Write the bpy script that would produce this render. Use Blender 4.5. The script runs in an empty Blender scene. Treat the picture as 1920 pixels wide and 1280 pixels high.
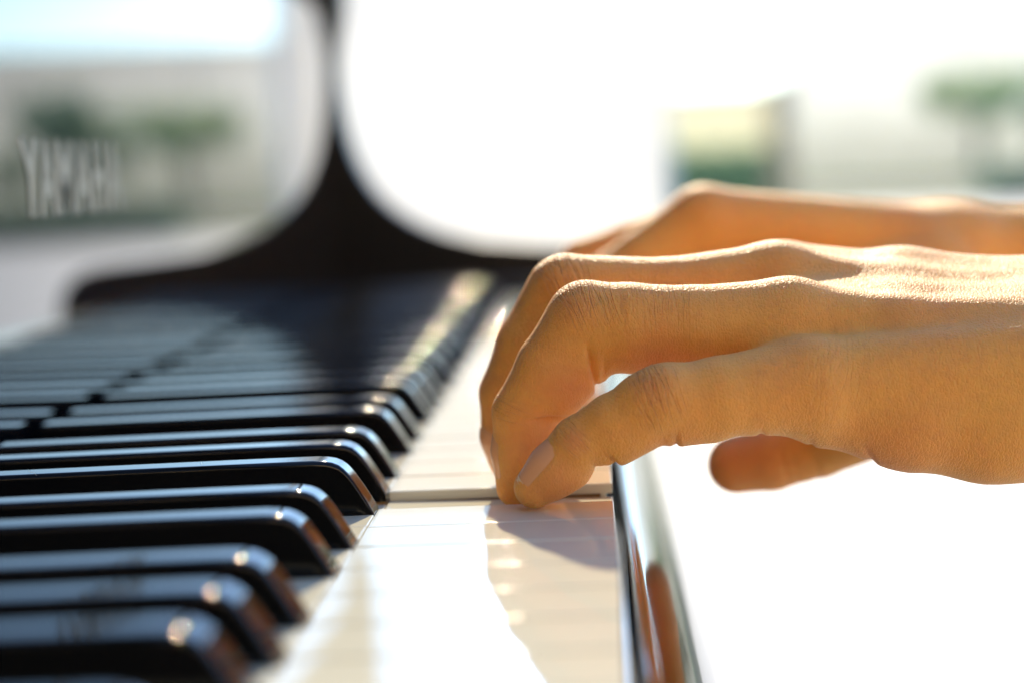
import bpy, bmesh, math, random
import numpy as np
from mathutils import Vector, Matrix
random.seed(4)
MM = .001
scn = bpy.context.scene
R_ = math.radians

# ------------------------------------------------------------------ camera
cam_d = bpy.data.cameras.new('camera'); cam = bpy.data.objects.new('camera', cam_d)
scn.collection.objects.link(cam); scn.camera = cam
yaw, pit, rol = -0.0394924, -0.0818879, -0.0437311
f = Vector((math.sin(yaw)*math.cos(pit), math.cos(yaw)*math.cos(pit), math.sin(pit)))
r0 = f.cross(Vector((0, 0, 1))).normalized(); u0 = r0.cross(f)
rv = r0*math.cos(rol)+u0*math.sin(rol); uv = -r0*math.sin(rol)+u0*math.cos(rol)
m = Matrix((rv, uv, -f)).transposed().to_4x4(); m.translation = Vector((-1.313, -448.664, 72.229))*MM
cam.matrix_world = m
cam_d.sensor_width = 36; cam_d.lens = 3882.6/1920*36
cam_d.clip_start = .02; cam_d.clip_end = 3000
cam_d.dof.use_dof = True; cam_d.dof.focus_distance = .447; cam_d.dof.aperture_fstop = 6.3
cam_d.dof.aperture_blades = 9

# ------------------------------------------------------------------ world, sun, exposure
SUN_EL, SUN_AZ = R_(29), R_(-3.2)          # azimuth measured from +Y towards +X
W = bpy.data.worlds.new('World'); scn.world = W; W.use_nodes = True
nt = W.node_tree; nt.nodes.clear()
sky = nt.nodes.new('ShaderNodeTexSky'); sky.sky_type = 'NISHITA'; sky.sun_disc = False
sky.sun_elevation = SUN_EL; sky.sun_rotation = SUN_AZ
sky.air_density = 1.0; sky.dust_density = .06; sky.ozone_density = 4.5
bg = nt.nodes.new('ShaderNodeBackground'); bg.inputs[1].default_value = .105
wo = nt.nodes.new('ShaderNodeOutputWorld')
nt.links.new(sky.outputs[0], bg.inputs[0]); nt.links.new(bg.outputs[0], wo.inputs[0])
sd = bpy.data.lights.new('sun', 'SUN'); sd.energy = 2.0; sd.angle = R_(.6); sd.color = (1, .84, .58)
sun = bpy.data.objects.new('sun', sd); scn.collection.objects.link(sun)
sdir = Vector((math.sin(SUN_AZ)*math.cos(SUN_EL), math.cos(SUN_AZ)*math.cos(SUN_EL), math.sin(SUN_EL)))
sun.rotation_euler = sdir.to_track_quat('Z', 'Y').to_euler(); sun.location = (-1, 3, 2)
scn.view_settings.view_transform = 'Standard'; scn.view_settings.look = 'None'
scn.view_settings.exposure = 1.8
scn.cycles.max_bounces = 10; scn.cycles.glossy_bounces = 6; scn.cycles.transmission_bounces = 4
scn.cycles.use_denoising = True
scn.cycles.sample_clamp_indirect = 8

# ------------------------------------------------------------------ helpers
def mat(name, col, rough=.5, spec=.5, coat=0, metal=0, bump=None, var=None, sss=None, trans=0):
    """procedural material; bump=(scale,distance_mm,detail), var=(scale,colour2,lo,hi)"""
    M = bpy.data.materials.new(name); M.use_nodes = True; n = M.node_tree.nodes; l = M.node_tree.links
    p = n['Principled BSDF']; p.inputs['Base Color'].default_value = (*col, 1)
    p.inputs['Roughness'].default_value = rough; p.inputs['Specular IOR Level'].default_value = spec
    p.inputs['Metallic'].default_value = metal
    p.inputs['Coat Weight'].default_value = coat; p.inputs['Coat Roughness'].default_value = .02
    tc = n.new('ShaderNodeTexCoord')
    if var:
        no = n.new('ShaderNodeTexNoise'); no.inputs['Scale'].default_value = var[0]; no.inputs['Detail'].default_value = 6
        l.new(tc.outputs['Object'], no.inputs['Vector'])
        mr = n.new('ShaderNodeMapRange'); mr.inputs[1].default_value = var[2]; mr.inputs[2].default_value = var[3]
        mx = n.new('ShaderNodeMix'); mx.data_type = 'RGBA'
        mx.inputs[6].default_value = (*col, 1); mx.inputs[7].default_value = (*var[1], 1)
        l.new(no.outputs[0], mr.inputs[0]); l.new(mr.outputs[0], mx.inputs[0]); l.new(mx.outputs[2], p.inputs['Base Color'])
    if bump:
        no = n.new('ShaderNodeTexNoise'); no.inputs['Scale'].default_value = bump[0]; no.inputs['Detail'].default_value = bump[2]
        l.new(tc.outputs['Object'], no.inputs['Vector'])
        b = n.new('ShaderNodeBump'); b.inputs['Distance'].default_value = bump[1]*MM; b.inputs['Strength'].default_value = 1
        l.new(no.outputs[0], b.inputs['Height']); l.new(b.outputs[0], p.inputs['Normal'])
        if coat: l.new(b.outputs[0], p.inputs['Coat Normal'])
    return M

def link(name, me, parent=None, material=None, smooth=False):
    o = bpy.data.objects.new(name, me); scn.collection.objects.link(o)
    if parent: o.parent = parent
    if material: me.materials.append(material)
    if smooth:
        me.polygons.foreach_set('use_smooth', [True]*len(me.polygons))
    return o
def empty(name, loc=(0, 0, 0)):
    o = bpy.data.objects.new(name, None); scn.collection.objects.link(o); o.location = loc; o.empty_display_size = .05
    return o
def tag(o, label=None, cat=None, group=None, kind=None):
    if label: o['label'] = label
    if cat: o['category'] = cat
    if group: o['group'] = group
    if kind: o['kind'] = kind
    return o
def bm_mesh(bm, name):
    me = bpy.data.meshes.new(name); bmesh.ops.recalc_face_normals(bm, faces=bm.faces[:]); bm.to_mesh(me); bm.free(); return me
def wn(o):
    w_ = o.modifiers.new('normals', 'WEIGHTED_NORMAL'); w_.keep_sharp = True; w_.weight = 100
    return o
def add_box(bm, x0, x1, y0, y1, z0, z1):
    vs = [bm.verts.new((x*MM, y*MM, z*MM)) for z in (z0, z1) for y in (y0, y1) for x in (x0, x1)]
    fs = [(0, 2, 3, 1), (4, 5, 7, 6), (0, 1, 5, 4), (2, 6, 7, 3), (0, 4, 6, 2), (1, 3, 7, 5)]
    return [bm.faces.new([vs[i] for i in q]) for q in fs]
def box(name, x0, x1, y0, y1, z0, z1, material, parent=None, bev=0, seg=2):
    bm = bmesh.new(); add_box(bm, x0, x1, y0, y1, z0, z1)
    if bev: bmesh.ops.bevel(bm, geom=bm.edges[:], offset=bev*MM, segments=seg, affect='EDGES', profile=.5)
    o = link(name, bm_mesh(bm, name), parent, material, smooth=bool(bev))
    if bev: o.data.set_sharp_from_angle(angle=R_(50)); wn(o)
    return o
def prism(name, prof, y0, y1, material, parent=None, bev=0, seg=3, plane='XZ'):
    """profile in X,Z (mm) extruded along Y"""
    bm = bmesh.new()
    a = [bm.verts.new((x*MM, y0*MM, z*MM)) for x, z in prof]; b = [bm.verts.new((x*MM, y1*MM, z*MM)) for x, z in prof]
    n = len(prof)
    bm.faces.new(a); bm.faces.new(b[::-1])
    for i in range(n): bm.faces.new((a[i], b[i], b[(i+1) % n], a[(i+1) % n]))
    bmesh.ops.recalc_face_normals(bm, faces=bm.faces[:])
    if bev: 
        es = [e for e in bm.edges if e.calc_face_angle(0) > R_(30)]
        bmesh.ops.bevel(bm, geom=es, offset=bev*MM, segments=seg, affect='EDGES', profile=.5)
    o = link(name, bm_mesh(bm, name), parent, material, smooth=True)
    o.data.set_sharp_from_angle(angle=R_(40)); wn(o)
    return o

# ------------------------------------------------------------------ materials
M_ivory = mat('ivory_plastic', (.77, .735, .575), rough=.035, spec=.3, bump=(40, .008, 2))
M_wood = mat('key_wood', (.42, .25, .10), rough=.6, var=(40, (.25, .13, .05), .35, .7))
M_black = mat('ebony_plastic', (.006, .006, .006), rough=.07, spec=.32, bump=(900, .0015, 3))
M_lacq = mat('black_lacquer', (.005, .005, .006), rough=.02, spec=.5, coat=.6, bump=(32, .011, 3))
M_slip = mat('slip_lacquer', (.006, .006, .006), rough=.10, spec=.5, coat=.6, bump=(25, .02, 2))
M_satin = mat('satin_black', (.006, .006, .006), rough=.32, spec=.35)
M_gold = mat('gold_inlay', (.33, .27, .165), rough=.45, spec=.4)
M_felt = mat('red_felt', (.10, .012, .015), rough=.95)
M_iron = mat('brass', (.7, .5, .2), rough=.3, metal=1)

# ================================================================== PIANO
piano = empty('upright_piano', (0, 0, -.72))
tag(piano, 'glossy black upright piano with its fallboard open behind the white and black keys', 'piano')
P_OFF = Vector((0, 0, .72))
def pp(o):            # parts are modelled in world millimetres; shift into the piano's own frame
    o.location = o.location+P_OFF; return o
KW = 23.5
seq = 'FEDCBAG'                                # going towards the bass from the key nearest the pinky
def key_name(n):                              # n: joint index of the key's near (bass) side; n=0 is the key above joint 0 -> G
    return 'GABCDEF'[n % 7]
joff = {'F': -3, 'G': 0, 'A': 3, 'C': -2.5, 'D': 2.5}
def has_black(n):                             # black key standing over joint n
    return key_name(n-1) in joff
BW = 11.6
def key_mesh(kn):
    """white key top: head, tail with its notches, rounded front lip; y from 0 to KW"""
    g = .55
    lo, hi = g, KW-g
    prev = 'GABCDEF'[('GABCDEF'.index(kn)-1) % 7]
    tl, th = lo, hi
    if prev in joff: tl = joff[prev]+BW/2
    if kn in joff: th = KW+joff[kn]-BW/2
    bm = bmesh.new()
    def slab(x0, x1, y0, y1, z0, z1, bev):
        b2 = bmesh.new(); add_box(b2, x0, x1, y0, y1, z0, z1)
        es = [e for e in b2.edges if max(v.co.z for v in e.verts) > (z1-.01)*MM or
              all(abs(v.co.x-x1*MM) < 1e-7 for v in e.verts)]
        bmesh.ops.bevel(b2, geom=es, offset=bev*MM, segments=3, affect='EDGES', profile=.5)
        me = bpy.data.meshes.new('t'); b2.to_mesh(me); b2.free(); bm.from_mesh(me); bpy.data.meshes.remove(me)
    slab(-50, 1.6, lo, hi, -2.3, 0, .28)                 # head with overhanging lip
    slab(-149, -50.02, tl, th, -2.3, .18, .3)            # tail
    slab(-1.2, .2, lo+.1, hi-.1, -19, -2.2, .2)         # front apron
    me = bm_mesh(bm, 'white_key'); me.materials.append(M_ivory)
    me.polygons.foreach_set('use_smooth', [True]*len(me.polygons)); me.set_sharp_from_angle(angle=R_(35))
    b = bmesh.new(); add_box(b, -49.5, -1.3, lo+.7, hi-.7, -20, -2.35); add_box(b, -215, -49.6, tl+.2, th-.2, -20, -2.35)
    mw = bm_mesh(b, 'key_stick'); mw.materials.append(M_wood)
    return me, mw
kmesh = {k: key_mesh(k) for k in 'GABCDEF'}
# last key of the keyboard has a full tail
def black_mesh():
    bm = bmesh.new()
    prof = [(-50, -1.5), (-50.2, .3), (-51.6, 3), (-53.0, 5.4), (-54.4, 7.6), (-55.4, 9.0), (-56.3, 10.0), (-57.4, 10.9), (-58.8, 11.5), (-60.5, 11.85), (-63, 12.0), (-80, 11.9), (-147, 11.3)]
    NS = 6
    rings = []
    for i, (x, h) in enumerate(prof):
        hb, ht = 5.3, 4.75
        rc = min(1.15, max(.15, (h+1.5)*.3)) if h > -1 else .1
        t = min(1, max(0, (h+1)/12)); wt = hb+(ht-hb)*t
        if i < 3: wt -= .35-.1*i
        pts = [(-hb, -1.6), (-wt-.02, h-rc)]
        for a in range(1, NS): 
            an = math.pi-(math.pi/2)*a/NS
            pts.append((-wt+rc+rc*math.cos(an), h-rc+rc*math.sin(an)))
        pts.append((-wt+rc, h)); q = [(-p[0], p[1]) for p in pts[::-1]]
        ring = pts+[(-wt+rc+.25, h+.004), (0, h+.01), (wt-rc-.25, h+.004)]+q
        rings.append([bm.verts.new((x*MM, y*MM, z*MM)) for y, z in ring])
    for a, b in zip(rings, rings[1:]):
        for i in range(len(a)-1): bm.faces.new((a[i], a[i+1], b[i+1], b[i]))
    bm.faces.new(rings[0]); bm.faces.new(rings[-1][::-1])
    me = bm_mesh(bm, 'black_key'); me.materials.append(M_black)
    me.polygons.foreach_set('use_smooth', [True]*len(me.polygons)); me.set_sharp_from_angle(angle=R_(60))
    return me
bmesh_black = black_mesh()
b_ = bmesh.new(); add_box(b_, -215, -50.4, -4.6, 4.6, -20, -1.65); stick_b = bm_mesh(b_, 'key_stick'); stick_b.materials.append(M_wood)
rk = random.Random(2)
for n in range(-32+0, 20):
    pass
NLO, NHI = -20, 32                            # joints: keys fill [NLO, NHI) of joint indices along +Y
for n in range(NLO, NHI):
    me, mw = kmesh[key_name(n)]
    k = wn(pp(link('white_key', me, piano))); k.location.y += n*KW*MM
    s = link('key_stick', mw, k)
    k.location.z += rk.uniform(-.12, .08)*MM
    if n == 0:                                # the key under the ring finger is pressed
        k.rotation_euler.y = math.atan2(2.9, 200); k.location.z -= 2.9*MM
        k['label'] = 'white key pressed down by the ring finger'
    if n == -1: k.location.z -= .1*MM; k['label'] = 'white key under the little finger'
for n in range(NLO+1, NHI):
    kn = key_name(n-1)
    if kn not in joff: continue
    k = wn(pp(link('black_key', bmesh_black, piano))); k.location.y += (n*KW+joff[kn])*MM
    k.location.z += rk.uniform(-.15, .1)*MM
    s = link('key_stick', stick_b, k)
Y0, Y1 = NLO*KW, NHI*KW
# case
pp(prism('key_slip', [(4.2, -60), (4.2, -17.5)]+[(4.2+1.6*(1-math.cos(a*math.pi/14)), -15.5+1.9*math.sin(a*math.pi/14)) for a in range(1, 7)]+[(6.4+q*1.4, -13.6-.75*q-.04*q*q) for q in range(0, 10)]+[(20.2, -25.5), (21, -29), (21.2, -60)], Y0-28, Y1+28, M_slip, piano))
pp(box('key_bed', -170, 24, Y0-30, Y1+30, -92, -60.5, M_lacq, piano, bev=1.5))
pp(box('key_rail', -120, -20, Y0, Y1, -60, -34, M_wood, piano))
pp(box('key_felt', -149.5, -147.6, Y0, Y1, -12, 3.5, M_felt, piano))
fb = pp(prism('fallboard', [(-150, 4.2), (-150, 168), (-151.5, 171), (-156, 172), (-166, 170), (-170, 165), (-170, 4.2)], Y0-26, Y1+26, M_lacq, piano))
pp(box('upper_panel', -196, -178, Y0-26, Y1+26, 150, 430, M_lacq, piano, bev=1))
pp(prism('top_lid', [(-420, 432), (-168, 432), (-165, 436), (-165, 448), (-168, 452), (-420, 452)], Y0-70, Y1+70, M_lacq, piano, bev=.8))
pp(box('lower_panel', -172, -155, Y0-26, Y1+26, -700, -93, M_lacq, piano, bev=1))
pp(box('back_board', -430, -400, Y0-60, Y1+60, -715, 431, M_lacq, piano, bev=1))
for (ya, yb) in ((Y0-62, Y0-30), (Y1+30, Y1+62)):
    # side panel with the arm curving forward out of its front edge
    prof = [(-410, -718), (-150, -718), (-150, -93), (-60, -93), (14, -93), (20, -88), (22, -60), (22, -10), (20, 8), (13, 19), (3, 24), (-10, 26)]
    prof += [(-30, 27.5), (-65, 31), (-88, 37), (-104, 44), (-117, 53), (-126, 62), (-133, 73), (-138, 84), (-142, 98), (-145, 114), (-146.8, 132), (-146.6, 146), (-144.5, 160), (-142, 172), (-141, 184), (-141, 431), (-410, 431)]
    pp(prism('side_panel', prof, ya, yb, M_satin, piano, bev=1.2))
    # key block between the side panel and the last key
for (ya, yb) in ((Y0-29.5, Y0-1), (Y1+1, Y1+29.5)):
    pp(box('key_block', -149.6, 2, ya, yb, -60, 9, M_lacq, piano, bev=1.5))
for y in (Y0-46, Y1+46):
    pp(prism('leg', [(-30, -700), (22, -700), (22, -640), (10, -560), (6, -300), (10, -150), (22, -110), (22, -93.4), (-30, -93.4), (-30, -150), (-20, -300), (-20, -560)], y-24, y+24, M_lacq, piano, bev=3))
    pp(box('toe_block', -150, 60, y-26, y+26, -719, -700.4, M_lacq, piano, bev=3))
# gilt maker's lettering on the fallboard, seen almost edge-on
for ch, yc in zip('YAMAHA', (98, 116.5, 138, 160, 181, 203)):
    cu = bpy.data.curves.new('t', 'FONT'); cu.body = ch; cu.size = .0285; cu.extrude = .00012; cu.offset = .0010; cu.align_x = 'CENTER'
    to = bpy.data.objects.new('t', cu); me = bpy.data.meshes.new_from_object(to); bpy.data.objects.remove(to)
    me.name = 'letter'
    me.transform(Matrix(((0, 0, 1, -149.86*MM), (.9, 0, 0, (150+(yc-150)*.93)*MM), (0, 1, 0, 66.2*MM), (0, 0, 0, 1))))
    pp(link('letter', me, piano, M_gold))

# ================================================================== PERSON (two arms reaching in from the right)
def smin(a, b, k):
    h = np.clip(.5+.5*(b-a)/k, 0, 1); return b+(a-b)*h-k*h*(1-h)
class Field:
    def __init__(s, xs, ys, zs):
        s.xs, s.ys, s.zs = [np.asarray(a, np.float32) for a in (xs, ys, zs)]
        s.D = np.full((len(xs), len(ys), len(zs)), 60., np.float32)
    def copy(s):
        t = Field.__new__(Field); t.xs, t.ys, t.zs = s.xs, s.ys, s.zs; t.D = s.D.copy(); return t
    def cone(s, a, b, k, sub=False, flat=None):
        """a,b = (x,y,z,r)"""
        A = np.array(a, np.float32); B = np.array(b, np.float32); mg = max(A[3], B[3])*(1.5 if flat else 1)+k+2.5
        sl = []
        for ax, g in enumerate((s.xs, s.ys, s.zs)):
            lo = min(A[ax], B[ax])-mg; hi = max(A[ax], B[ax])+mg
            i0, i1 = np.searchsorted(g, lo), np.searchsorted(g, hi)
            if i1 <= i0: return
            sl.append(slice(max(0, i0-1), i1+1))
        X = s.xs[sl[0]][:, None, None]; Y = s.ys[sl[1]][None, :, None]; Z = s.zs[sl[2]][None, None, :]
        ab = B[:3]-A[:3]; L2 = float(ab@ab)+1e-9
        t = np.clip(((X-A[0])*ab[0]+(Y-A[1])*ab[1]+(Z-A[2])*ab[2])/L2, 0, 1)
        dx, dy, dz = X-A[0]-t*ab[0], Y-A[1]-t*ab[1], Z-A[2]-t*ab[2]
        q = dx*dx+dy*dy+dz*dz
        if flat is not None:                       # squash along a unit direction: flat=(nx,ny,nz,factor)
            nd = dx*flat[0]+dy*flat[1]+dz*flat[2]; q = q+nd*nd*(flat[3]**2-1)
        d = np.sqrt(q)-(A[3]+t*(B[3]-A[3]))
        v = s.D[tuple(sl)]
        if sub: s.D[tuple(sl)] = -smin(-v, d, k)
        else: s.D[tuple(sl)] = smin(v, d, k) if k > 0 else np.minimum(v, d)
def surface_nets(F):
    D = F.D; S = D < 0
    nx, ny, nz = D.shape
    cnt = np.zeros((nx-1, ny-1, nz-1), np.uint8)
    for i in (0, 1):
        for j in (0, 1):
            for k in (0, 1): cnt += S[i:nx-1+i, j:ny-1+j, k:nz-1+k]
    cells = np.argwhere((cnt > 0) & (cnt < 8))
    idx = np.full(cnt.shape, -1, np.int32); idx[tuple(cells.T)] = np.arange(len(cells))
    acc = np.zeros((len(cells), 3)); w = np.zeros(len(cells))
    C = [(i, j, k) for i in (0, 1) for j in (0, 1) for k in (0, 1)]
    for a in C:
        for ax in range(3):
            if a[ax] == 1: continue
            b = list(a); b[ax] = 1
            pa = cells+a; pb = cells+b
            da = D[tuple(pa.T)]; db = D[tuple(pb.T)]
            m_ = (da < 0) != (db < 0)
            t = np.where(m_, da/(da-db+1e-20), 0)
            A = np.stack([F.xs[pa[:, 0]], F.ys[pa[:, 1]], F.zs[pa[:, 2]]], 1); B = np.stack([F.xs[pb[:, 0]], F.ys[pb[:, 1]], F.zs[pb[:, 2]]], 1)
            acc += (A+(B-A)*t[:, None])*m_[:, None]; w += m_
    V = acc/w[:, None]
    quads = []
    for ax in range(3):
        sa = [slice(None)]*3; sb = [slice(None)]*3; sa[ax] = slice(0, -1); sb[ax] = slice(1, None)
        ch = S[tuple(sa)] != S[tuple(sb)]
        o1, o2 = [(1, 2), (2, 0), (0, 1)][ax]
        e = np.argwhere(ch); e = e[(e[:, o1] > 0) & (e[:, o2] > 0) & (e[:, o1] < D.shape[o1]-1) & (e[:, o2] < D.shape[o2]-1)]
        ins = S[tuple(e.T)]
        u = np.zeros(3, int); v = np.zeros(3, int); u[o1] = 1; v[o2] = 1
        q = np.stack([idx[tuple((e-u-v).T)], idx[tuple((e-v).T)], idx[tuple(e.T)], idx[tuple((e-u).T)]], 1)
        q[~ins] = q[~ins][:, ::-1]
        quads.append(q)
    return V, np.concatenate(quads)
def relax(V, Q, it, lam=.5):
    E = np.concatenate([Q[:, [0, 1]], Q[:, [1, 2]], Q[:, [2, 3]], Q[:, [3, 0]]])
    n = len(V); deg = np.bincount(E.ravel(), minlength=n).astype(float)
    for i in range(it):
        for lm in (lam, -lam*1.04):
            a = np.stack([np.bincount(E[:, 0], V[E[:, 1], c], n)+np.bincount(E[:, 1], V[E[:, 0], c], n) for c in range(3)], 1)
            V = V+lm*(a/deg[:, None]-V)
    return V
def normals(V, Q):
    N = np.cross(V[Q[:, 2]]-V[Q[:, 0]], V[Q[:, 3]]-V[Q[:, 1]]); n = len(V)
    o = np.stack([sum(np.bincount(Q[:, j], N[:, c], n) for j in range(4)) for c in range(3)], 1)
    return o/(np.linalg.norm(o, axis=1, keepdims=True)+1e-12)

def build_hand(F, H):
    """H: chains of fingers, palm cones; returns verts (mm) and quads"""
    palm = F.copy()
    for a, b, k in H['palm']: palm.cone(a, b, k)
    for a, b, k, fl in H.get('palm_flat', []): palm.cone(a, b, k, flat=fl)
    for a, b, k in H.get('hollow', []): palm.cone(a, b, k, sub=True)
    out = None
    for ch, extra in H['fingers']:
        g = F.copy()
        for a, b in zip(ch, ch[1:]): g.cone(a, b, 1.2)
        for a, b, k in extra: g.cone(a, b, k)
        g.D = smin(palm.D, g.D, H.get('kf', 3.2))
        if out is None: out = g
        else: out.D = np.minimum(out.D, g.D)
        del g
    for a, b, k in H.get('cut', []): out.cone(a, b, k, sub=True)
    return surface_nets(out)

# --- left hand (in focus), all numbers in mm of the piano's frame
T = H = None
pinky = [(44, -5, 23.6, 10.4), (25.0, -9.5, 22.6, 8.5), (12.4, -12, 22.4, 7.3), (2.2, -11.5, 17.9, 6.45), (-5.2, -10.6, 13.9, 5.9), (-11, -9.9, 8.8, 5.35), (-15.2, -9.3, 4.7, 4.5)]
ring = [(42.0, 10.0, 35.8, 10.2), (20.8, 8.0, 36.0, 9.3), (6.7, 7.0, 37.3, 9.2), (-2.8, 7.0, 38.6, 8.8), (-11.0, 7.0, 28.8, 7.6), (-17.9, 7.5, 19.0, 6.4), (-18.8, 8.3, 10, 6.0), (-19.4, 9.0, 2.3, 5.0)]
middle = [(41.6, 34.0, 42.4, 10.6), (16.2, 31.0, 41.3, 9.3), (-7.3, 30.0, 43.4, 9.1), (-16.2, 30.0, 31.5, 7.7), (-21.7, 30.0, 21.0, 6.5), (-22.3, 30.5, 11, 6.1), (-21.8, 31.0, 5.4, 5.2)]
index = [(44, 53.0, 41.8, 10.0), (18, 51.0, 39.2, 9.0), (-3.7, 49.0, 36.1, 8.4), (-11.0, 44.0, 20.0, 6.8), (-15.6, 44.0, 10, 6.1), (-17.4, 44.0, 5.4, 5.3)]
thumb = [(96, 48, 20, 12), (77.1, 82.0, 8.0, 10.5), (57.3, 100.0, -3.4, 9), (45, 102.5, -7, 8.8), (35.6, 104.0, -8.6, 8.0)]
handL = dict(
    kf=3.4,
    palm=[
        ((44, -4, 23.8, 9.6), (104, 3, 25, 11.5), 4),
        ((42, 10, 35.6, 9.8), (66, 9, 32.0, 9), 4), ((66, 9, 32.0, 9), (104, 8.5, 31, 8.6), 4), ((46, 22, 34.5, 9.8), (68, 20, 33.6, 9), 5), ((48, 43, 38.6, 9.8), (70, 40, 37.4, 9.4), 5), ((68, 20, 33.6, 9), (104, 19, 32.2, 9), 6), ((70, 40, 37.4, 9.4), (104, 37, 35.2, 9.4), 6),
        ((41.6, 34, 42.2, 10.6), (68, 31, 36.8, 9.2), 5), ((68, 31, 36.8, 9.2), (104, 29, 34, 9), 5),
        ((46, 53, 42.2, 10), (73, 49, 39.0, 9.5), 6), ((73, 47, 39.6, 9.5), (104, 44, 37, 9.2), 6),
        ((46, 20, 30, 11), (104, 22, 24, 12), 8),
        ((48, 40, 32, 12), (104, 34, 26, 12), 8),
        ((48, -2, 18.3, 8.6), (62, 1, 17.2, 10.4), 4), ((62, 1, 17.2, 10.4), (68, 2.5, 16.0, 11.4), 5),
        ((68, 2.5, 16, 11.4), (84, 6, 14.4, 13.6), 6), ((84, 6, 14.4, 13.6), (104, 9, 14, 16.4), 6),
        ((36, 6, 31, 7), (36, 46, 37, 7), 6),
        ((90, 44, 20, 13), (74, 66, 14, 11), 8),
        ((60, 52, 30, 7), (84, 72, 14, 8), 8),
        ((104, 20, 24, 17), (150, 24, 22, 17), 8),
        ((104, 36, 30, 14), (150, 34, 27, 16), 8),
        ((150, 22, 22, 17), (330, 24, 26, 27), 8),
        ((150, 38, 25, 16), (330, 44, 30, 27), 8),
    ],
    hollow=[((56, 22, 4, 10), (88, 26, -2, 12), 10)],
    fingers=[
        (pinky, [((14, -12.5, 24, 6.4), (9, -12.5, 22.5, 6.2), 2), ((8, -11.3, 16.5, 5), (3, -11, 13.5, 4.6), 2.5), ((22, -9, 18.8, 6), (16, -10.5, 17.8, 5.4), 2.5), ((-11, -9.5, 6.4, 4.4), (-7, -9.8, 8.2, 4.2), 2)]),
        (ring, [((-1.5, 7, 37, 8.2), (-5, 7, 35.6, 7.4), 2), ((-3.4, 7, 28.6, 5.6), (-9.4, 7, 21.5, 4.8), 2.5), ((14, 7, 32.4, 6.4), (4, 7, 33.0, 5.8), 2.5), ((-14.6, 8, 13, 5), (-17, 8.6, 5, 4.2), 2.5)]),
        (middle, [((-6.5, 30, 42.4, 8.5), (-9.8, 30, 40.4, 7.7), 2), ((-8, 30, 33, 5.4), (-15, 30, 25, 5), 2.5)]),
        (index, [((-3, 46, 34, 7), (-6, 45, 30, 6.5), 2)]),
        (thumb, []),
    ],
)
xs = np.concatenate([np.arange(-34, 112, .62), np.arange(112, 372, 2.6)])
ys = np.arange(-26, 118, .68); zs = np.arange(-22, 62, .6)
F = Field(xs, ys, zs)
V, Q = build_hand(F, handL)
V = relax(V, Q, 6)
N = normals(V, Q)
# --- creases (displacement) and attributes for the fine wrinkle relief
def unit(v): v = np.array(v, float); return v/np.linalg.norm(v)
wu = np.zeros(len(V)); wm = np.zeros(len(V)); ww = np.zeros(len(V))
def wrinkle(c, axis, dors, L, r, amp=1.):
    """knuckle creases: centre c, finger axis, dorsal direction, half length L, radius r"""
    global wu, wm, ww
    a, d = unit(axis), unit(dors); s = unit(np.cross(a, d)); P = V-np.array(c)
    u = P@a; w = P@d; q = P@s; rad = np.sqrt(w*w+q*q)
    ms = np.exp(-(u/L)**4)*np.clip((w/(rad+1e-6)+.25)/.8, 0, 1)*(rad < r*1.75)*amp
    better = ms > wm
    wu = np.where(better, u+.05*q*q/r*np.sign(u), wu); ww = np.where(better, q, ww); wm = np.where(better, ms, wm)
def crease(c, n, depth, sig, rad, facing=None):
    """a flexion crease: plane through c with normal n, felt within rad of c"""
    global V
    P = V-np.array(c); u = P@unit(n); R2 = (P*P).sum(1)
    g = np.exp(-(u/sig)**2)*np.clip(1-R2/rad**2, 0, 1)
    if facing is not None: g = g*np.clip(N@unit(facing)+.2, 0, 1)
    V = V-N*(g*depth)[:, None]
wrinkle((12.4, -12, 22.4), (1, 0, .3), (-.5, -.6, .62), 5.2, 7.6, 1)            # pinky middle joint
wrinkle((-5.2, -10.6, 13.9), (1, 0, 1), (-.65, -.45, .6), 3.0, 6.2, .7)         # pinky end joint
wrinkle((-1.0, 7, 38.6), (1, 0, .35), (-.25, -.1, .95), 6.0, 9, 1.15)                # ring middle joint
wrinkle((-17.9, 7.5, 19), (.35, 0, 1), (-.9, -.3, .3), 3.2, 6.6, .5)
wrinkle((-6, 30, 43.4), (1, 0, .35), (-.25, -.1, .95), 6.0, 9, 1.1)
wrinkle((50, -6, 27), (1, 0, -.25), (-.1, -.9, .5), 6.5, 11, .3)                     # pinky root
wrinkle((14, 8, 37), (1, 0, 0), (0, -.2, 1), 8, 9.5, .45)
UP = (0, -.45, -.9)
crease((-1.5, 5, 28.5), (.98, 0, .2), 1.9, .75, 10, (.3, -.5, -.8))
crease((.8, 5, 28.5), (.98, 0, -.1), .6, .5, 7, (.3, -.5, -.8))        # under the ring's middle joint
crease((-12.0, 5, 17.6), (.05, 0, 1), 1.3, .6, 7.5, (.8, -.5, -.2))              # ring end joint, underside
crease((2.5, -11, 8.6), (.8, 0, .5), 1.0, .6, 7, (.4, -.4, -.8))
crease((-2.0, -11, 9.0), (.8, 0, .6), .5, .5, 5, (.4, 0, -.9))
crease((15.2, -11, 14.6), (1, 0, 0), .8, .6, 7, UP)
crease((33.5, -6, 14), (1, 0, .15), .7, .7, 8, UP)
crease((57.5, 0, 6.5), (1, 0, .5), .9, .7, 10, UP)
crease((45, -3, 9.6), (1, 0, .4), .5, .5, 8, UP)
crease((10, 7, 29), (1, 0, 0), .45, .6, 6, UP)
crease((24, 7, 27), (1, 0, 0), .5, .6, 6, UP)
for cx_ in (48, 50.5, 56): crease((cx_, 96, -10), (1, 0, .25), .45, .7, 9, (0, -.9, -.3))
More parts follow.
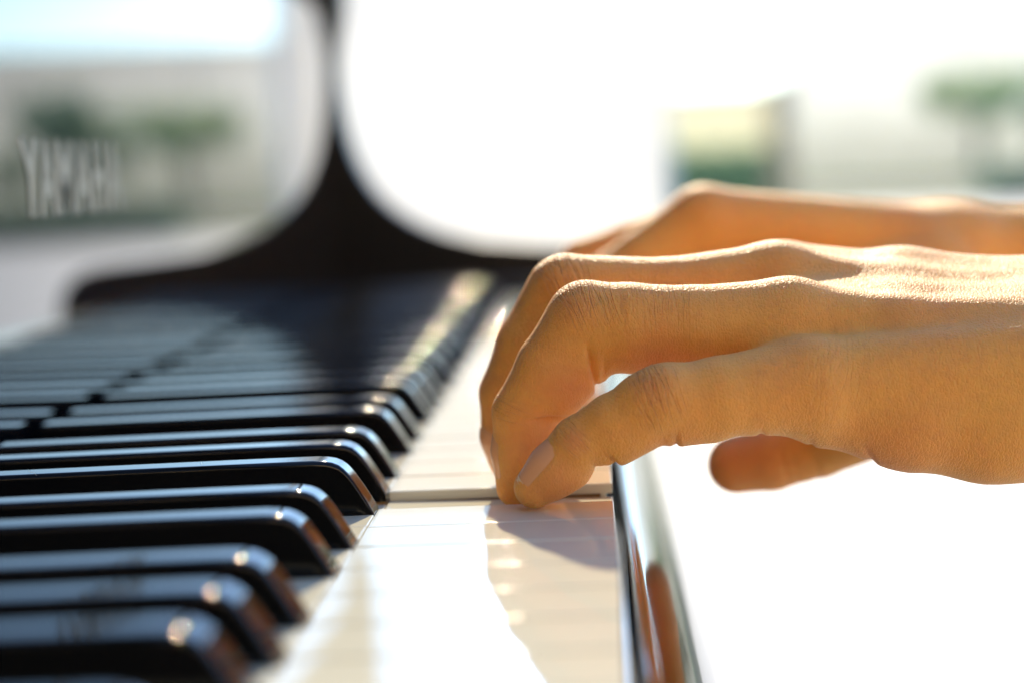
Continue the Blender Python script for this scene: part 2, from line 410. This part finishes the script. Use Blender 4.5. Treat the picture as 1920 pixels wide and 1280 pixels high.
def hand_mesh(name, V, Q, parent, M, attrs=None):
    me = bpy.data.meshes.new(name)
    me.vertices.add(len(V)); me.vertices.foreach_set('co', (V*MM).astype(np.float32).ravel())
    me.loops.add(4*len(Q)); me.polygons.add(len(Q))
    me.loops.foreach_set('vertex_index', Q.astype(np.int32).ravel())
    me.polygons.foreach_set('loop_start', np.arange(0, 4*len(Q), 4, dtype=np.int32))
    me.update(calc_edges=True); me.validate()
    me.polygons.foreach_set('use_smooth', np.ones(len(me.polygons), bool))
    for k, a in (attrs or {}).items():
        at = me.attributes.new(k, 'FLOAT', 'POINT'); at.data.foreach_set('value', a.astype(np.float32))
    return link(name, me, parent, M)

def skin_material():
    M = bpy.data.materials.new('skin'); M.use_nodes = True; n = M.node_tree.nodes; l = M.node_tree.links
    p = n['Principled BSDF']
    tc = n.new('ShaderNodeTexCoord')
    def mp(sc, rot=(0, 0, 0)):
        g = n.new('ShaderNodeMapping'); g.inputs['Scale'].default_value = sc; g.inputs['Rotation'].default_value = rot
        l.new(tc.outputs['Object'], g.inputs['Vector']); return g.outputs[0]
    def noise(vec, sc, det=3):
        g = n.new('ShaderNodeTexNoise'); g.inputs['Scale'].default_value = sc; g.inputs['Detail'].default_value = det
        l.new(vec, g.inputs['Vector']); return g.outputs[0]
    def mth(op, a, b=None, c=None):
        g = n.new('ShaderNodeMath'); g.operation = op
        for i, v in enumerate((a, b, c)):
            if v is None: continue
            if isinstance(v, (int, float)): g.inputs[i].default_value = v
            else: l.new(v, g.inputs[i])
        return g.outputs[0]
    def rng(v, a, b, c=0, d=1):
        g = n.new('ShaderNodeMapRange'); g.inputs[1].default_value = a; g.inputs[2].default_value = b; g.inputs[3].default_value = c; g.inputs[4].default_value = d
        l.new(v, g.inputs[0]); return g.outputs[0]
    def mixc(fac, a, b):
        g = n.new('ShaderNodeMix'); g.data_type = 'RGBA'
        if isinstance(fac, float): g.inputs[0].default_value = fac
        else: l.new(fac, g.inputs[0])
        for i, v in ((6, a), (7, b)):
            if isinstance(v, tuple): g.inputs[i].default_value = (*v, 1)
            else: l.new(v, g.inputs[i])
        return g.outputs[2]
    def attr(nm):
        g = n.new('ShaderNodeAttribute'); g.attribute_name = nm; return g.outputs['Fac']
    obj = mp((1, 1, 1))
    big = noise(obj, 45, 5); fine = noise(obj, 420, 4)
    c = mixc(rng(big, .25, .78), (.95, .45, .085), (.88, .35, .066))
    c = mixc(rng(fine, .4, .75, 0, .16), c, (.42, .16, .07))
    c = mixc(attr('redness'), c, (.84, .29, .11))
    # fine crosshatched skin lines
    warp = n.new('ShaderNodeVectorMath'); warp.operation = 'ADD'
    nz = n.new('ShaderNodeTexNoise'); nz.inputs['Scale'].default_value = 260; nz.inputs['Detail'].default_value = 2
    l.new(obj, nz.inputs['Vector'])
    sc_ = n.new('ShaderNodeVectorMath'); sc_.operation = 'SCALE'; sc_.inputs['Scale'].default_value = .0007
    l.new(nz.outputs[1], sc_.inputs[0]); l.new(obj, warp.inputs[0]); l.new(sc_.outputs[0], warp.inputs[1])
    st = n.new('ShaderNodeMapping'); st.inputs['Scale'].default_value = (1.35, .75, .75); l.new(warp.outputs[0], st.inputs['Vector'])
    vo = n.new('ShaderNodeTexVoronoi'); vo.feature = 'DISTANCE_TO_EDGE'; vo.inputs['Scale'].default_value = 1150
    l.new(st.outputs[0], vo.inputs['Vector'])
    cells = rng(vo.outputs[0], 0, .22)
    # broader lines running across the finger
    st2 = n.new('ShaderNodeMapping'); st2.inputs['Scale'].default_value = (1.0, .28, .35); l.new(warp.outputs[0], st2.inputs['Vector'])
    vo2 = n.new('ShaderNodeTexVoronoi'); vo2.feature = 'DISTANCE_TO_EDGE'; vo2.inputs['Scale'].default_value = 620
    l.new(st2.outputs[0], vo2.inputs['Vector']); lines = rng(vo2.outputs[0], 0, .16)
    # knuckle creases
    u = attr('wr_u'); w = attr('wr_w'); mk = attr('wr_m')
    cmb = n.new('ShaderNodeCombineXYZ'); l.new(mth('MULTIPLY', u, 1.0), cmb.inputs[0]); l.new(mth('MULTIPLY', w, .16), cmb.inputs[1])
    nz2 = n.new('ShaderNodeTexNoise'); nz2.inputs['Scale'].default_value = .55; nz2.inputs['Detail'].default_value = 3; l.new(cmb.outputs[0], nz2.inputs['Vector'])
    ph = mth('ADD', mth('MULTIPLY', u, .62), mth('MULTIPLY', nz2.outputs[0], 3.4))
    fr = mth('FRACT', ph); dd = mth('ABSOLUTE', mth('SUBTRACT', fr, .5))
    cr = rng(dd, 0, .16)
    ph2 = mth('ADD', mth('MULTIPLY', u, 1.5), mth('MULTIPLY', nz2.outputs[0], 5)); cr2 = rng(mth('ABSOLUTE', mth('SUBTRACT', mth('FRACT', ph2), .5)), 0, .25)
    crh = mth('ADD', cr, mth('MULTIPLY', cr2, .35))
    ck = mth('MULTIPLY', mk, mth('SUBTRACT', 1.0, cr))
    c = mixc(mth('MULTIPLY', ck, .2), c, (.26, .085, .035))
    l.new(c, p.inputs['Base Color'])
    b1 = n.new('ShaderNodeBump'); b1.inputs['Distance'].default_value = .000085; l.new(cells, b1.inputs['Height'])
    b2 = n.new('ShaderNodeBump'); b2.inputs['Distance'].default_value = .00004; l.new(lines, b2.inputs['Height']); l.new(b1.outputs[0], b2.inputs['Normal'])
    b3 = n.new('ShaderNodeBump'); b3.inputs['Distance'].default_value = .0003; l.new(mth('MULTIPLY', mk, crh), b3.inputs['Height']); l.new(b2.outputs[0], b3.inputs['Normal'])
    b4 = n.new('ShaderNodeBump'); b4.inputs['Distance'].default_value = .0005; l.new(noise(obj, 90, 2), b4.inputs['Height']); l.new(b3.outputs[0], b4.inputs['Normal'])
    l.new(b4.outputs[0], p.inputs['Normal'])
    p.inputs['Roughness'].default_value = .56
    p.inputs['Specular IOR Level'].default_value = .42
    p.inputs['Subsurface Weight'].default_value = .55
    p.inputs['Subsurface Radius'].default_value = (1.0, .36, .16); p.inputs['Subsurface Scale'].default_value = .0028
    p.inputs['Sheen Weight'].default_value = .12; p.inputs['Sheen Roughness'].default_value = .4
    return M
M_skin = skin_material()
M_nail = mat('fingernail', (.84, .40, .19), rough=.26, spec=.5, bump=(300, .02, 2))
M_nailtip = mat('nail_edge', (.93, .62, .36), rough=.35)

person = empty('person', (.33, .1, 0))
tag(person, 'person with bare forearms playing, hands reaching over the keys from the right', 'person')
PO = -Vector(person.location)
def red_attr(V, tips):
    r = np.zeros(len(V))
    for t in tips: r = np.maximum(r, .55*np.exp(-((V-np.array(t[:3]))**2).sum(1)/(t[3]**2)))
    return r
armL = hand_mesh('arm', V, Q, person, M_skin, dict(wr_u=wu, wr_w=ww, wr_m=np.clip(wm, 0, 1.2),
       redness=red_attr(V, [(-11, -12, 6, 7), (-15, 4, 12, 9), (-8, 3, 26, 7), (36, 104, -9, 14), (-22, 25, 10, 8), (14, -10, 15, 6), (12, 0, 28, 8), (-5, 2, 41, 4), (11, -17, 25, 3.5), (-6, -16, 15, 3), (60, -2, 10, 9)])))
armL.location = PO; armL['label'] = 'left forearm and hand, in focus, little finger and ring finger on the keys'

from mathutils.bvhtree import BVHTree
bvh = BVHTree.FromPolygons([Vector(v) for v in V], Q.tolist())
def nail(parent, base, tip, dors, width, length, rad, lift=.2):
    """curved plate over the end of a finger: base/tip = centre line of the last phalanx"""
    a = unit(np.array(tip)-np.array(base)); d = np.array(dors, float); d = unit(d-a*(d@a)); s = np.cross(a, d)
    bm = bmesh.new(); NU, NV = 12, 10; g = {}; lo_ = {}
    for i in range(NU+1):
        t = i/NU
        for j in range(NV+1):
            q = j/NV*2-1
            # rounded outline
            hw = width*(.86+.14*math.sin(min(1, t*2.2)*math.pi/2))*(1 if t < .82 else math.sqrt(max(0, 1-((t-.82)/.30)**2)))
            if t < .12: hw *= math.sqrt(max(.3, 1-((.12-t)/.14)**2))
            ang = q*hw/rad
            c_ = np.array(base)+a*(t*length)
            dd_ = Vector(d*math.cos(ang)+s*math.sin(ang))
            hit = bvh.ray_cast(Vector(c_), dd_)
            rr = (hit[3] if hit[3] and hit[3] < rad*1.7 else rad)*(1 if t < .85 else .98)+lift*(.55+.6*math.sin(t*math.pi))*(1-.5*q*q)
            P = c_+d*(rr*math.cos(ang))+s*(rr*math.sin(ang))*.98
            P2 = c_+d*((rr-.45)*math.cos(ang))+s*((rr-.45)*math.sin(ang))*.98
            g[i, j] = bm.verts.new(Vector(P)*MM); lo_[i, j] = bm.verts.new(Vector(P2)*MM)
    mats = []
    for i in range(NU):
        for j in range(NV):
            fc = bm.faces.new((g[i, j], g[i+1, j], g[i+1, j+1], g[i, j+1])); fc.material_index = 1 if i >= NU-1 else 0
            bm.faces.new((lo_[i, j], lo_[i, j+1], lo_[i+1, j+1], lo_[i+1, j]))
    for i in range(NU):
        for j in (0, NV): bm.faces.new((g[i, j], g[i+1, j], lo_[i+1, j], lo_[i, j]))
    for j in range(NV):
        for i in (0, NU): bm.faces.new((g[i, j], g[i, j+1], lo_[i, j+1], lo_[i, j])).material_index = 1 if i else 0
    o = link('fingernail', bm_mesh(bm, 'fingernail'), parent, M_nail, smooth=True); o.data.materials.append(M_nailtip)
    o.data.set_sharp_from_angle(angle=R_(60))
    return o
nail(armL, (-8.0, -10.2, 11.6), (-14.8, -9.2, 5.1), (-.84, -.46, .3), 3.7, 11.2, 5.2)
nail(armL, (-18.3, 7.8, 13.5), (-19.4, 9, 2.3), (-1, .1, 0), 4.8, 10.5, 5.6)
nail(armL, (-22, 30.3, 14), (-21.6, 31, 5.4), (-1, -.2, -.05), 5, 10.5, 5.8)
nail(armL, (-15, 44, 12), (-17.4, 44, 5.4), (-1, 0, .3), 5, 10, 5.7)

# fine down on the back of the hand
hr = np.random.RandomState(3); dz = (N[:, 2] > .15) & (V[:, 0] > -12) & (V[:, 0] < 120)
pick = hr.choice(np.nonzero(dz)[0], 1500, replace=False); hv = []; hf = []
for i in pick:
    p = Vector(V[i]); nn = Vector(N[i]); d = (nn*.55+Vector((.8, hr.normal()*.25, hr.normal()*.15))).normalized(); L = hr.uniform(.7, 1.9)
    s1 = d.orthogonal().normalized(); s2 = d.cross(s1); k0 = len(hv); w_ = .016
    for t, ww_ in ((0, 1), (.5, .8)):
        c_ = p+d*L*t-nn*(.25*t*t*L)
        hv += [c_+s1*w_*ww_, c_-s1*w_*.5*ww_+s2*w_*.86*ww_, c_-s1*w_*.5*ww_-s2*w_*.86*ww_]
    hv.append(p+d*L-nn*.35*L)
    for a, b in ((0, 1), (1, 2), (2, 0)): hf += [(k0+a, k0+b, k0+3+b, k0+3+a), (k0+3+a, k0+3+b, k0+6)]
me = bpy.data.meshes.new('down_hair'); me.from_pydata([v*MM for v in hv], [], hf)
o_ = link('down_hair', me, armL, mat('hair', (.45, .28, .13), rough=.4)); o_['kind'] = 'stuff'

# --- right hand, farther along the keys and out of focus
def chain(pts): return pts
r_index = [(32, 172, 54, 11), (14, 168, 44, 9), (4, 166, 38, 8.4), (-5, 165, 22, 7), (-8, 165, 6, 5.6)]
r_middle = [(36, 194, 52, 10.5), (12, 192, 46, 9.2), (-3, 190, 42, 8.6), (-11, 190, 24, 7), (-14, 190, 6, 5.6)]
r_ring = [(40, 214, 49, 10), (16, 213, 44, 9), (-4, 212, 40, 8.4), (-12, 212, 22, 6.8), (-14, 212, 6, 5.4)]
r_pinky = [(46, 232, 43, 9.4), (24, 234, 38, 8), (10, 235, 32, 7), (0, 235, 18, 6), (-4, 235, 5.2, 5)]
r_thumb = [(100, 176, 34, 13), (66, 158, 24, 11), (40, 150, 14, 9.2), (22, 150, 7.5, 7.6)]
handR = dict(kf=4, palm=[
    ((34, 172, 54, 11), (110, 188, 42, 13), 6), ((36, 194, 52, 11), (110, 200, 42, 14), 6), ((40, 214, 48, 10), (110, 212, 40, 13), 6),
    ((46, 232, 42, 10), (110, 222, 36, 13), 6), ((56, 200, 40, 14), (110, 204, 32, 16), 8), ((100, 178, 34, 14), (80, 166, 30, 11), 8),
    ((64, 228, 34, 12), (110, 220, 30, 16), 8), ((36, 174, 48, 8), (42, 228, 40, 8), 6),
    ((110, 196, 38, 17.5), (150, 200, 37, 17), 8), ((110, 212, 37, 16), (150, 212, 36, 16.5), 8),
    ((150, 200, 37, 17), (330, 196, 34, 27), 8), ((150, 212, 36, 16), (330, 216, 34, 27), 8)],
    fingers=[(c_, []) for c_ in (r_index, r_middle, r_ring, r_pinky, r_thumb)])
F = Field(np.concatenate([np.arange(-26, 140, 1.3), np.arange(140, 372, 3.2)]), np.arange(130, 256, 1.4), np.arange(-2, 72, 1.3))
V2, Q2 = build_hand(F, handR); V2 = relax(V2, Q2, 4)
bvh = BVHTree.FromPolygons([Vector(v) for v in V2], Q2.tolist())
z0 = np.zeros(len(V2))
armR = hand_mesh('arm', V2, Q2, person, M_skin, dict(wr_u=z0, wr_w=z0, wr_m=z0, redness=red_attr(V2, [(0, 165, 20, 16), (-5, 190, 20, 18)])))
armR.location = PO; armR['label'] = 'right forearm and hand farther along the keys, out of focus'
nail(armR, (-6.2, 165, 14), (-8, 165, 6), (-1, 0, .2), 5, 10, 6.1)
nail(armR, (30, 150.2, 10.5), (22, 150, 7.5), (-.2, -.3, 1), 6, 12, 8.1)

# ================================================================== SURROUNDINGS
M_pave = mat('pale_paving', (.70, .67, .60), rough=.6, var=(3, (.55, .52, .47), .35, .7), bump=(60, 1.5, 4))
M_grass = mat('grass', (.07, .13, .03), rough=.9, var=(2.5, (.11, .15, .04), .4, .65))
M_wall = mat('white_render', (.72, .71, .68), rough=.8, var=(.8, (.66, .65, .62), .4, .7))
M_cream = mat('cream_render', (.66, .56, .33), rough=.8, var=(.8, (.60, .50, .28), .4, .7))
M_roof = mat('roof_tile', (.30, .27, .25), rough=.8)
M_win = mat('window_glass', (.02, .03, .04), rough=.05)
M_road = mat('asphalt', (.06, .065, .08), rough=.85)
M_bark = mat('bark', (.10, .07, .045), rough=.9)
M_leaf = mat('leaf', (.07, .13, .035), rough=.6, var=(.9, (.11, .16, .04), .4, .6))
M_leaf2 = mat('leaf_light', (.13, .2, .045), rough=.6)
M_post = mat('post_paint', (.32, .22, .12), rough=.6)
GZ = -.72
def sheet(name, pts, z, M):
    bm = bmesh.new(); bm.faces.new([bm.verts.new((x, y, z)) for x, y in pts]); o = link(name, bm_mesh(bm, name), None, M); o['kind'] = 'structure'; return o
sheet('ground', [(-800, -600), (900, -600), (900, 1500), (-800, 1500)], GZ-.004, M_grass)
sheet('terrace', [(-6, -6), (16, -6), (16, 30), (-6, 30)], GZ, M_pave)
sheet('road', [(-200, 36), (300, 36), (300, 46), (-200, 46)], GZ, M_road)

# unseen walls, added to dim the surroundings and bounce warm light
M_ceil = mat('ceiling_paint', (.78, .74, .66), rough=.9)
M_wallp = mat('warm_wall', (.80, .61, .38), rough=.85, var=(2, (.76, .57, .34), .4, .7))
def wall(name, a): o = box(name, *a, M_wallp if 'wall' in name else M_ceil); o['kind'] = 'structure'; return o
wall('wall_behind_piano', (-640, -460, -2600, 350, -724, 1400))
wall('wall_back', (-455, 3600, -2780, -2605, -724, 1800))  # out of view, added to bounce warm sunlight onto the hands
M_dark_board = mat('dark_board_brown', (.03, .02, .014), rough=.8, spec=.1, var=(3, (.02, .012, .008), .4, .7))
dark_board = box('unseen_dark_board', -455, 3600, -2600, -2570, -715, 620, M_dark_board, bev=3); dark_board['kind'] = 'structure'  # unseen, added so the black gloss facing it mirrors something dark

# white fabric screen standing beyond the piano
M_fab = bpy.data.materials.new('white_fabric'); M_fab.use_nodes = True
n = M_fab.node_tree.nodes; l = M_fab.node_tree.links; n.clear()
df = n.new('ShaderNodeBsdfDiffuse'); tr = n.new('ShaderNodeBsdfTranslucent'); mx = n.new('ShaderNodeMixShader'); ou = n.new('ShaderNodeOutputMaterial')
nz = n.new('ShaderNodeTexNoise'); nz.inputs['Scale'].default_value = 4
cr = n.new('ShaderNodeMapRange'); cr.inputs[3].default_value = .83; cr.inputs[4].default_value = .90
tcx = n.new('ShaderNodeTexCoord'); l.new(tcx.outputs['Object'], nz.inputs['Vector']); l.new(nz.outputs[0], cr.inputs[0])
cc = n.new('ShaderNodeCombineColor'); l.new(cr.outputs[0], cc.inputs[0]); mg = n.new('ShaderNodeMath'); mg.operation = 'MULTIPLY'; mg.inputs[1].default_value = .975; l.new(cr.outputs[0], mg.inputs[0]); l.new(mg.outputs[0], cc.inputs[1])
ml = n.new('ShaderNodeMath'); ml.operation = 'MULTIPLY'; ml.inputs[1].default_value = .93; l.new(cr.outputs[0], ml.inputs[0]); l.new(ml.outputs[0], cc.inputs[2])
l.new(cc.outputs[0], df.inputs[0]); l.new(cc.outputs[0], tr.inputs[0]); mx.inputs[0].default_value = .6
l.new(df.outputs[0], mx.inputs[1]); l.new(tr.outputs[0], mx.inputs[2]); l.new(mx.outputs[0], ou.inputs[0])
scr = empty('fabric_screen', (-.6, 2.33, GZ)); tag(scr, 'blown-out white fabric screen standing beyond the far end of the piano', 'screen')
M_frame = mat('white_frame', (.8, .8, .78), rough=.4)
bm = bmesh.new(); NX, NZ = 90, 4
gr = [[bm.verts.new((-1.0+1.70*i/NX, .006*math.sin(i*.7)+.004*math.sin(i*.33+1), .06+1.04*j/NZ)) for i in range(NX+1)] for j in range(NZ+1)]
for j in range(NZ):
    for i in range(NX): bm.faces.new((gr[j][i], gr[j][i+1], gr[j+1][i+1], gr[j+1][i]))
fabr = link('fabric', bm_mesh(bm, 'fabric'), scr, M_fab, smooth=True)
mo = fabr.modifiers.new('thickness', 'SOLIDIFY'); mo.thickness = .0006
def cyl(name, p, q, r, M, parent=None, n_=12, r2=None):
    p, q = Vector(p), Vector(q); d = (q-p); t = d.normalized(); a = t.orthogonal().normalized(); b = t.cross(a)
    bm = bmesh.new(); A = []; B = []
    for i in range(n_):
        c = a*math.cos(2*math.pi*i/n_)+b*math.sin(2*math.pi*i/n_)
        A.append(bm.verts.new(p+c*r)); B.append(bm.verts.new(q+c*(r if r2 is None else r2)))
    bm.faces.new(A); bm.faces.new(B[::-1])
    for i in range(n_): bm.faces.new((A[i], B[i], B[(i+1) % n_], A[(i+1) % n_]))
    return link(name, bm_mesh(bm, name), parent, M, smooth=True)
cyl('post', (-1.015, 0, 0), (-1.015, 0, 1.13), .006, M_frame, scr); cyl('post', (.709, 0, 0), (.709, 0, 1.13), .005, M_frame, scr)
cyl('rail', (-1.0, 0, 1.115), (.70, 0, 1.115), .009, M_frame, scr); cyl('rail', (-1.0, 0, .045), (.70, 0, .045), .009, M_frame, scr)
for x in (-1.015, .709): cyl('foot', (x, -.2, .012), (x, .2, .012), .012, M_frame, scr)

# houses
def house(name, label, x0, x1, y0, y1, h, M, rise, nwin, win_z=(.9, 2.2)):
    o = empty(name, ((x0+x1)/2, (y0+y1)/2, GZ)); tag(o, label, 'house')
    w, d = (x1-x0)/2, (y1-y0)/2
    K = 1000
    box('wall', -w*K, w*K, -d*K, d*K, 0, h*K, M, o)
    bm = bmesh.new(); e = .3
    vs = [bm.verts.new(p) for p in ((-w-e, -d-e, h+.01), (w+e, -d-e, h+.01), (w+e, d+e, h+.01), (-w-e, d+e, h+.01), (-w-e, 0, h+rise), (w+e, 0, h+rise))]
    for q in ((0, 1, 5, 4), (2, 3, 4, 5), (0, 4, 3), (1, 2, 5), (0, 3, 2, 1)): bm.faces.new([vs[i] for i in q])
    link('roof', bm_mesh(bm, 'roof'), o, M_roof)
    for i in range(nwin):
        cx = -w+(i+.5)*2*w/nwin
        f_ = box('window', (cx-.55)*K, (cx+.55)*K, (-d-.05)*K, (-d+.04)*K, win_z[0]*K, win_z[1]*K, M_frame, o)
        box('pane', (cx-.47)*K, (cx+.47)*K, (-d-.056)*K, (-d-.0505)*K, (win_z[0]+.08)*K, (win_z[1]-.08)*K, M_win, f_)
    return o
def backdrop_sheet(name, label, cat, x0, x1, y0, y1, h, M, rise):
    o = empty(name, ((x0+x1)/2, (y0+y1)/2, GZ)); tag(o, label, cat); w, d = (x1-x0)/2, (y1-y0)/2
    for nm, pts in (('side_sheet', [(-w, -d), (w, -d)]),):
        (ax, ay), (bx, by) = pts; K = 40; bm = bmesh.new(); rows = []
        for z in (.05, h):
            rows.append([bm.verts.new((ax+(bx-ax)*i/K+(.03*math.sin(i*1.7) if ax == bx else 0), ay+(by-ay)*i/K+(.03*math.sin(i*1.7) if ay == by else 0), z)) for i in range(K+1)])
        for i in range(K): bm.faces.new((rows[0][i], rows[0][i+1], rows[1][i+1], rows[1][i]))
        link(nm, bm_mesh(bm, nm), o, M, smooth=True).modifiers.new('t', 'SOLIDIFY').thickness = .004
    cyl('rail', (-w, -d, h), (w, -d, h), .04, M_frame, o)
    for i in range(5): cyl('pole', (-w+w*i/2, -d+.12, 0), (-w+w*i/2, -d+.12, h), .05, M_frame, o)
    return o
def fabric(name, c, f=.6):
    M = bpy.data.materials.new(name); M.use_nodes = True; n = M.node_tree.nodes; l = M.node_tree.links; n.clear()
    df = n.new('ShaderNodeBsdfDiffuse'); tr = n.new('ShaderNodeBsdfTranslucent'); mx = n.new('ShaderNodeMixShader'); ou = n.new('ShaderNodeOutputMaterial')
    nz = n.new('ShaderNodeTexNoise'); nz.inputs['Scale'].default_value = 2; mc = n.new('ShaderNodeMix'); mc.data_type = 'RGBA'
    tc = n.new('ShaderNodeTexCoord'); l.new(tc.outputs['Object'], nz.inputs['Vector']); l.new(nz.outputs[0], mc.inputs[0])
    mc.inputs[6].default_value = (*c, 1); mc.inputs[7].default_value = (*[v*.85 for v in c], 1)
    l.new(mc.outputs[2], df.inputs[0]); l.new(mc.outputs[2], tr.inputs[0]); mx.inputs[0].default_value = f
    l.new(df.outputs[0], mx.inputs[1]); l.new(tr.outputs[0], mx.inputs[2]); l.new(mx.outputs[0], ou.inputs[0]); return M
M_leaf = fabric('leaf', (.60, .68, .50), .6); M_leaf2 = fabric('leaf_light', (.72, .80, .50), .6)
backdrop_sheet('backdrop', 'long tall stand-in white fabric windbreak across the road, behind the trees', 'backdrop', 6.2, 27, 62, 64.5, 5.0, fabric('backdrop_white', (.90, .88, .84), .75), .25)  # translucent sheet made up in place of a white building, to glow backlit
backdrop_sheet('backdrop', 'small stand-in cream fabric windbreak between the white screen and the brown post', 'backdrop', .6, 4.9, 52, 53.6, 2.6, fabric('backdrop_cream', (.90, .86, .70), .75), .2)  # made-up sheet where a cream building stood, translucent so backlight brightens it

# trees and shrubs made of leaf-sized faces
def tree(name, label, cat, x, y, h, rad, trunk_h, M, nl=1500, leaf=.17, seed=0, group=None):
    rr = random.Random(seed); o = empty(name, (x, y, GZ)); tag(o, label, cat, group)
    cyl('trunk', (0, 0, 0), (rad*.06, rad*.03, trunk_h+(h-trunk_h)*.35), .04*h, M_bark, o, r2=.02*h)
    for k in range(4):
        a = k*1.6+rr.random(); cyl('branch', (rad*.03, 0, trunk_h*.8), (math.cos(a)*rad*.5, math.sin(a)*rad*.5, trunk_h+(h-trunk_h)*.45), .016*h, M_bark, o, n_=6, r2=.006*h)
    cl = []
    for k in range(11):
        a = rr.uniform(0, 6.28); q = rr.uniform(.1, .9)*rad; z = trunk_h+(h-trunk_h)*rr.uniform(.15, .85)
        cl.append((math.cos(a)*q, math.sin(a)*q, z, rr.uniform(.16, .42)*rad))
    vs = []; fs = []
    for i in range(nl):
        c = rr.choice(cl); d = Vector((rr.gauss(0, 1), rr.gauss(0, 1), rr.gauss(0, 1))).normalized()*c[3]*rr.uniform(.55, 1.05)
        p = Vector(c[:3])+d; p.z = max(p.z, .05)
        a = Vector((rr.gauss(0, 1), rr.gauss(0, 1), rr.gauss(0, 1))).normalized(); b = a.orthogonal().normalized()*leaf*.5; a = a*leaf
        i0 = len(vs); vs += [p-a, p+b, p+a, p-b]; fs.append((i0, i0+1, i0+2, i0+3))
    me = bpy.data.meshes.new('crown'); me.from_pydata(vs, [], fs); link('crown', me, o, M)
    return o
tree('garden_tree', 'round-crowned green tree in front of the long white windbreak, beyond the far wrist', 'tree', 9.2, 38, 2.6, 1.5, .8, M_leaf, seed=1)
tree('garden_tree', 'pale green tree farther back against the long white windbreak, seen mirrored in the fallboard', 'tree', 10.6, 56, 3.1, 1.5, 1.4, M_leaf2, seed=2)
def hedge(name, label, x0, x1, y, d, h, M, nl, seed):
    rr = random.Random(seed); vs = []; fs = []
    o = empty(name, ((x0+x1)/2, y, GZ)); tag(o, label, 'hedge'); w = (x1-x0)/2
    for i in range(nl):
        p = Vector((rr.uniform(-w, w), rr.uniform(-d/2, d/2), h*(1-rr.random()**2)*(1+.06*math.sin(i)))); a = Vector((rr.gauss(0, 1), rr.gauss(0, 1), rr.gauss(0, 1))).normalized(); b = a.orthogonal().normalized()*.05; a = a*.1
        i0 = len(vs); vs += [p-a, p+b, p+a, p-b]; fs.append((i0, i0+1, i0+2, i0+3))
    me = bpy.data.meshes.new('foliage'); me.from_pydata(vs, [], fs); link('foliage', me, o, M)
    for k in range(int(w*2/.8)): cyl('stem', (-w+.4+k*.8, 0, 0), (-w+.4+k*.8+.05, 0, h*.7), .02, M_bark, o, n_=6)
    return o
hedge('hedge', 'bright green clipped hedge at the foot of the cream windbreak', .8, 3.0, 33, .8, .95, M_leaf2, 9000, 5)
hedge('hedge', 'low green hedge along the far side of the paving at right', 6.0, 12.5, 31.5, .8, .5, M_leaf, 12000, 6)
post = empty('gate_post', (2.45, 26, GZ)); tag(post, 'brown timber gate post beside the green hedge', 'post')
box('shaft', -130, 130, -130, 130, 0, 1750, M_post, post, bev=6); box('cap', -150, 150, -150, 150, 1751, 1800, M_post, post, bev=6)

# specks of lint standing on the black key nearest the focus
def lint(p, pts, label):
    o = None; bm = bmesh.new(); rings = []
    for i, q in enumerate(pts):
        c = (Vector(p)+Vector(q))*MM; r = .045*MM*(1 if 0 < i < len(pts)-1 else .4)
        rings.append([bm.verts.new(c+Vector((math.cos(a*2.094), math.sin(a*2.094)*.7, math.sin(a*2.094)*.7))*r) for a in range(3)])
    for a, b in zip(rings, rings[1:]):
        for i in range(3): bm.faces.new((a[i], a[(i+1) % 3], b[(i+1) % 3], b[i]))
    o = link('lint_fibre', bm_mesh(bm, 'lint_fibre'), None, mat('lint', (.6, .55, .45), rough=.8), smooth=True)
    return tag(o, label, 'lint', 'lint fibres on the black keys')
lint((-124, -7.4, 11.6), [(-.9, 0, 1.1), (-.8, 0, .5), (-.2, 0, .25), (.4, 0, .1), (.9, 0, -.5)], 'curled pale lint fibre on the sharp black key, toward the left edge of the photo')
lint((-87, -7.4, 11.9), [(0, 0, 0), (.05, 0, .4), (-.1, 0, .8)], 'tiny upright pale lint fibre on the sharp black key, nearer its front end')
